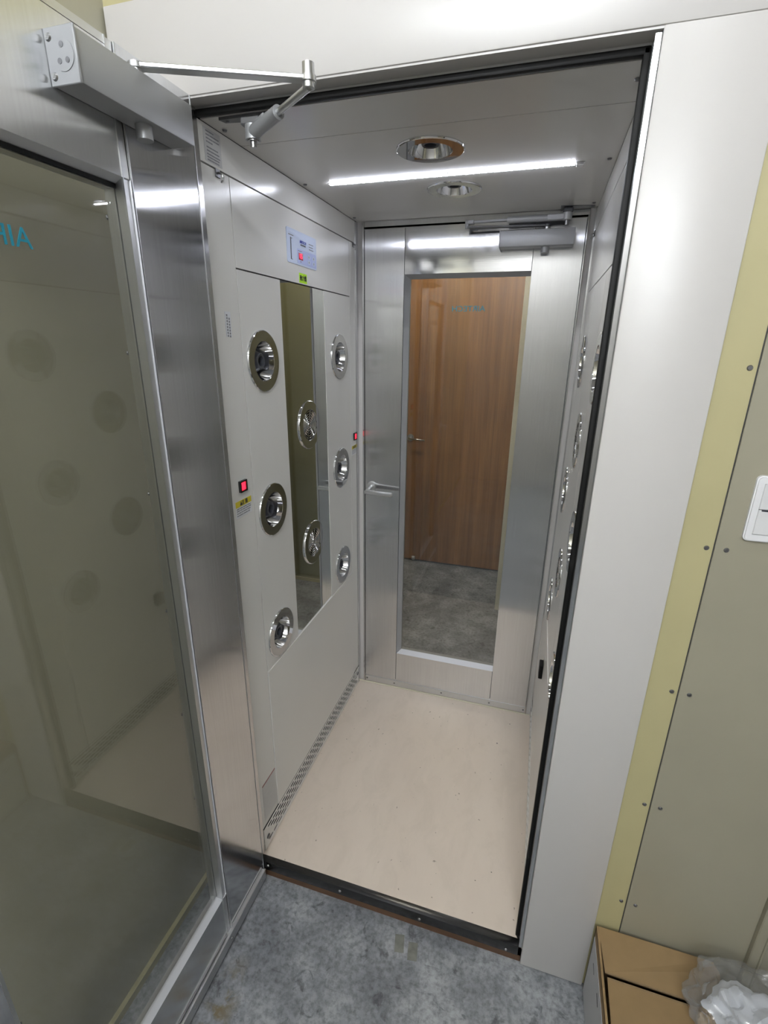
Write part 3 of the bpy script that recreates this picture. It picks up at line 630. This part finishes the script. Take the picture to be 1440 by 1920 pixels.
b = BM(); lines(b, dashes(.055, .098, [(1.937, .6), (1.931, 1), (1.925, 1), (1.919, .5), (1.910, .9), (1.904, .95), (1.898, 1), (1.893, .95), (1.888, .9)], 5), mt_, .0022); obj('print_lines', b, 'inkg', t)
t = sticker('narrow_sticker', 'narrow upright sticker with two print columns left of the top nozzle', (.0655, .0885, 1.552, 1.6055))
b = BM()
for i, z in enumerate([1.6 - .0062 * k for k in range(8)]):
    plate(b, rect(.071, .0755, z - .0045, z), [], .0003, mt_)
    if i: plate(b, rect(.0795, .084, z - .0055, z - .001), [], .0003, mt_)
plate(b, rect(.0660, .0664, 1.5525, 1.605), [], .0003, mt_); obj('print_lines', b, 'inkg', t)
def caution(y0, y1, z0, z1, label, seed):
    t = sticker('caution_label', label, (y0, y1, z0, z1)); L = y1 - y0; hh = (z1 - z0)
    b = BM(); plate(b, rect(y0, y1, z1 - hh * .36, z1), [], .0003, mt_); obj('yellow_band', b, 'lyel', t)
    c = y0 + L * .5; z = z1 - hh * .18
    text('lettering', '注 意', hh * .30, lambda x, y, q: (.0014 + q, c + L * .06 + x, z + y), 'ink', t)
    b = BM(); plate(b, [(c - L * .24, z - hh * .12), (c - L * .10, z - hh * .12), (c - L * .17, z + hh * .13)], [], .0003, lambda u, v, q: (q + .0014, u, v)); obj('warning_triangle', b, 'ink', t)
    b = BM(); lines(b, dashes(y0 + L * .05, y1 - L * .05, [(z1 - hh * .46, 1), (z1 - hh * .58, 1), (z1 - hh * .72, .95), (z1 - hh * .86, .9)], seed), mt_, hh * .055); obj('print_lines', b, 'inkg', t)
caution(.0415, .112, 1.124, 1.167, 'yellow and white caution label below the near red switch', 11)
caution(.852, .903, 1.118, 1.155, 'yellow and white caution label below the far red switch', 12)
t = sticker('spec_label', 'faint label with dark red top line low on the wall by the grille', (.046, .1225, .110, .250), 'labg')
b = BM(); plate(b, rect(.046, .1225, .2465, .2505), [], .0003, mt_); obj('red_line', b, 'redl', t)
b = BM(); lines(b, dashes(.055, .112, [(.225, .8), (.212, .6), (.195, .9), (.182, .7), (.166, .8), (.150, .5)], 21), mt_, .0020); obj('print_lines', b, 'labg', t)
def rocker(y, z, label):
    t = thing('red_switch', label, 'switch', (0, y, z), 'red lit switches')
    b = BM(); plate(b, rect(y - .0155, y + .0155, z - .0145, z + .0145, .001), [rect(y - .0105, y + .0105, z - .0105, z + .0105)], .006, lambda u, v, w_: (w_ + .006, u, v)); obj('bezel', b, 'blackm', t)
    b = BM(); box(b, .0005, .0045, y - .0103, y + .0103, z - .0103, z + .0103, .001); obj('lens', b, 'redlamp', t)
rocker(.0775, 1.2015, 'red lit square switch in black bezel, nearer the open door')
rocker(.886, 1.190, 'red lit square switch in black bezel, nearer the far door')
def hook(p, s, label):
    x, y, z = p; t = thing('panel_clip', label, 'clip', p, 'metal clips under the top rail')
    b = BM(); box(b, x, x + s * .003, y - .008, y + .008, z - .010, z + .006, .001); obj('clip_plate', b, 'screwd', t)
    b = BM(); pts = [(x + s * (.003 + .010 * math.sin(a)), y + .002, z - .001 - .009 * (1 - math.cos(a))) for a in [k * math.pi / 6 for k in range(6)]]
    sweep(b, pts, .002, 8); obj('clip_wire', b, 'screw', t, True)
hook((.0005, .083, 1.873), 1, 'small metal clip under the left top rail, nearer the open door')
hook((.0005, .884, 1.873), 1, 'small metal clip under the left top rail, nearer the far door')
hook((W - .0005, .884, 1.873), -1, 'small metal clip high on the right wall by the far door')
t = thing('black_catch', 'small black latch catch low on the right booth wall', 'catch', (W, .575, .455))
b = BM(); box(b, W - .003, W - .0003, .548, .602, .452, .520, .001); obj('catch_plate', b, 'alum', t)
b = BM(); box(b, W - .015, W - .0028, .556, .594, .459, .513, .002); obj('catch_body', b, 'black', t)

# ================================================================== LIGHT SWITCH ON THE FRONT WALL
t = thing('light_switch', 'white rocker light switch plate at the right edge', 'light switch', (1.085, 0, 1.225))
mw = lambda u, v, w_: (u, -.0012 - w_, v)
b = BM(); plate(b, rect(1.0495, 1.1195, 1.224, 1.340, .008), [rect(1.061, 1.108, 1.237, 1.327)], .0055, lambda u, v, w_: mw(u, v, w_ + .0055)); plate(b, rect(1.0515, 1.1175, 1.226, 1.338, .007), [rect(1.061, 1.108, 1.237, 1.327)], .009, lambda u, v, w_: mw(u, v, w_ + .0085)); obj('cover_plate', b, 'white', t, 40)
for z0, z1 in ((1.2375, 1.2815), (1.2825, 1.3265)):
    b = BM(); box(b, 1.0615, 1.1075, -.0105, -.002, z0, z1, .001); obj('rocker', b, 'white2', t)
b = BM(); box(b, 1.0655, 1.085, -.0112, -.0104, 1.2795, 1.2825); obj('rocker_mark', b, 'ink', t)

# ================================================================== CARDBOARD BOX AND BAG
BX0, BX1, BY0, BY1, BZ = .9585, 1.212, -.36, -.012, .188
t = thing('cardboard_box', 'open brown cardboard box with printed white side on the floor', 'box', (1.085, -.19, G))
b = BM(); c = .004
for q in ((BX0, BX0 + c, BY0, BY1, G, BZ), (BX1 - c, BX1, BY0, BY1, G, BZ), (BX0, BX1, BY0, BY0 + c, G, BZ), (BX0, BX1, BY1 - c, BY1, G, BZ), (BX0, BX1, BY0, BY1, G, G + c)): box(b, *q)
obj('carton', b, 'card', t)
b = BM(); box(b, BX0 - .0008, BX0, BY0 + .004, BY1 - .006, G + .004, BZ - .030); pr = obj('printed_side', b, 'cardw', t)
b = BM(); rnd = random.Random(4)
for i in range(16):
    y = rnd.uniform(BY0 + .02, BY1 - .03); z = rnd.uniform(G + .03, BZ - .045); l = rnd.uniform(.006, .024); q = rnd.uniform(-.6, .6)
    bar(b, (BX0 - .001, y - l / 2, z - q * l / 2), (BX0 - .001, y + l / 2, z + q * l / 2), .0006, rnd.uniform(.003, .006), up=(0, -q, 1))
obj('hand_writing', b, 'ink', pr)
def flap(pts, nm='flap'):
    b = BM(); vs = [b.verts.new(p) for p in pts]; f = b.faces.new(vs); r = bmesh.ops.extrude_face_region(b, geom=[f])
    for v in r['geom']:
        if isinstance(v, bmesh.types.BMVert): v.co.z -= .0035
    o = obj(nm, b, 'card', t)
    b = BM(); n = len(pts)
    p, q = Vector(pts[-2]), Vector(pts[-1]); off = Vector((0, 0, -.0018)); bar(b, p + off, q + off, .0036, .0038); obj('cut_edge', b, 'cardl', o)
flap([(BX0 + .004, BY1, BZ + .001), (BX1 - .004, BY1, BZ + .001), (BX1 + .006, BY1 - .018, BZ + .001), (BX1 + .004, BY1 - .088, BZ - .012), (BX0 + .012, BY1 - .088, BZ - .012)])
flap([(BX1 - .004, BY0, BZ + .001), (BX0 + .008, BY0, BZ + .001), (BX0 + .014, BY1 - .104, BZ - .004), (BX1 - .008, BY1 - .104, BZ - .004)])
b = BM(); box(b, BX0, BX0 + .0055, BY0, BY1, BZ - .006, BZ + .0016, .0005); obj('rim_fold', b, 'card', t)

def crumple(bm, c, r, seed, amp, sub=5, zmin=0.0):
    rnd = random.Random(seed); dirs = [(Vector((rnd.gauss(0, 1), rnd.gauss(0, 1), rnd.gauss(0, 1))).normalized(), rnd.uniform(-1, 1), rnd.uniform(3, 10), rnd.uniform(0, 6)) for _ in range(26)]
    bmesh.ops.create_icosphere(bm, subdivisions=sub, radius=1)
    for v in bm.verts:
        d = v.co.normalized(); s = sum(k * (abs(math.sin(f * d.dot(a) + ph)) - .6) for a, k, f, ph in dirs)
        k = 1 + amp * s / 5
        v.co = Vector((c[0] + d.x * r[0] * k, min(c[1] + d.y * r[1] * k, -.0035), max(c[2] + d.z * r[2] * k, zmin)))
    return bm
t = thing('plastic_bag', 'crumpled clear plastic bag with white film inside, lying on the cardboard box', 'bag', (1.235, -.14, BZ + .0045))
b = BM(); crumple(b, (1.236, -.128, .232), (.112, .090, .066), 3, .34, zmin=BZ + .0045); obj('clear_film', b, 'film', t, 25)
b = BM(); crumple(b, (1.248, -.145, .222), (.084, .072, .052), 9, .42, zmin=BZ + .006); obj('white_filling', b, 'bagw', t, 20)
b = BM(); crumple(b, (1.160, -.160, .208), (.022, .035, .024), 12, .3, 4, zmin=BZ + .0055); obj('tan_filling', b, 'card', t, 20)
# two dried tape marks in front of the threshold
for x0, y0, a, lab in ((.472, -.058, .2, 'left grey dried tape mark on the concrete before the threshold'), (.512, -.066, .15, 'right grey dried tape mark on the concrete before the threshold')):
    b = BM(); box(b, -.013, .013, -.022, .022, 0, .0012, .0004); b.transform(Matrix.Translation((x0, y0, G)) @ Matrix.Rotation(a, 4, 'Z')); tag(obj('tape_mark', b, 'patch'), lab, 'tape', 'dried tape marks')

# ================================================================== HALL BEHIND THE FAR DOOR
b = BM(); box(b, -1.4, 2.1, .97, 2.75, 2.6, 2.7); struct('ceiling', 'ceiling of the hall behind the booth', 'ceiling', b, 'ceil')
b = BM(); box(b, -1.4, -1.3, .97, 2.75, G, 2.6); struct('wall_hall_left', 'left end wall of the hall behind the booth', 'wall', b, 'oliveh')
b = BM(); box(b, 2.0, 2.1, .97, 1.9, G, 2.6); struct('wall_hall_right', 'right end wall of the hall behind the booth', 'wall', b, 'oliveh')
b = BM(); box(b, -1.4, XL - .1, .97, 1.07, G, 2.6); box(b, .95, 2.1, .97, 1.07, G, 2.6); box(b, XL - .1, .95, .971, 1.07, 2.12, 2.6); struct('wall_hall_near', 'hall side wall around the booth', 'wall', b, 'oliveh')
hw = struct('wall_hall_corner', 'olive hall wall to the right of the wooden door, seen in the mirror', 'wall', BM() and box(BM(), .587, 2.1, 1.905, 2.6, G, 2.6), 'oliveh')
b = BM(); box(b, .560, .587, 1.900, 1.925, G, 2.6, .002); obj('corner_bead', b, 'caulk', hw)
b = BM(); box(b, .587, 2.0, 1.897, 1.906, G, G + .022); obj('floor_strip', b, 'yellow', hw)
b = BM(); box(b, -1.4, -.262, 2.475, 2.6, G, 2.6); box(b, -.262, .60, 2.475, 2.6, 2.08, 2.6); struct('wall_hall_far', 'hall wall around the wooden door', 'wall', b, 'oliveh')
d3 = struct('door_3', 'brown wood veneer door seen through the far glass', 'door', BM() and box(BM(), -.248, .572, 2.470, 2.510, G + .012, 2.06, .002), 'wood')
b = BM(); box(b, -.262, -.250, 2.46, 2.52, G, 2.075); box(b, .574, .586, 2.46, 2.52, G, 2.075); box(b, -.262, .586, 2.46, 2.52, 2.063, 2.079); obj('door_frame', b, 'yellow', d3)
hd = obj('door_handle', cyl(BM(), (-.160, 2.470, .905), (-.160, 2.460, .905), .024, n=24), 'alum', d3, True)
b = BM(); cyl(b, (-.160, 2.462, .905), (-.160, 2.42, .905), .009, n=16); bar(b, (-.165, 2.418, .905), (-.045, 2.42, .898), .011, .012, bev=.003); obj('lever', b, 'chrome', hd, 40)
b = BM(); box(b, -.122, -.098, 2.452, 2.4695, -.040, -.012, .003); cyl(b, (-.11, 2.452, -.03), (-.11, 2.445, -.03), .010, n=16); obj('door_stop', b, 'alum', d3)
for z in (1.72, 1.06, .25):
    b = BM(); cyl(b, (.568, 2.464, z), (.568, 2.464, z + .10), .007, n=12); obj('hinge', b, 'alum', d3, True)
fixture((.15, 1.62, 2.6), 1.0, 'tube3', 'batten lamp on the hall ceiling behind the booth')
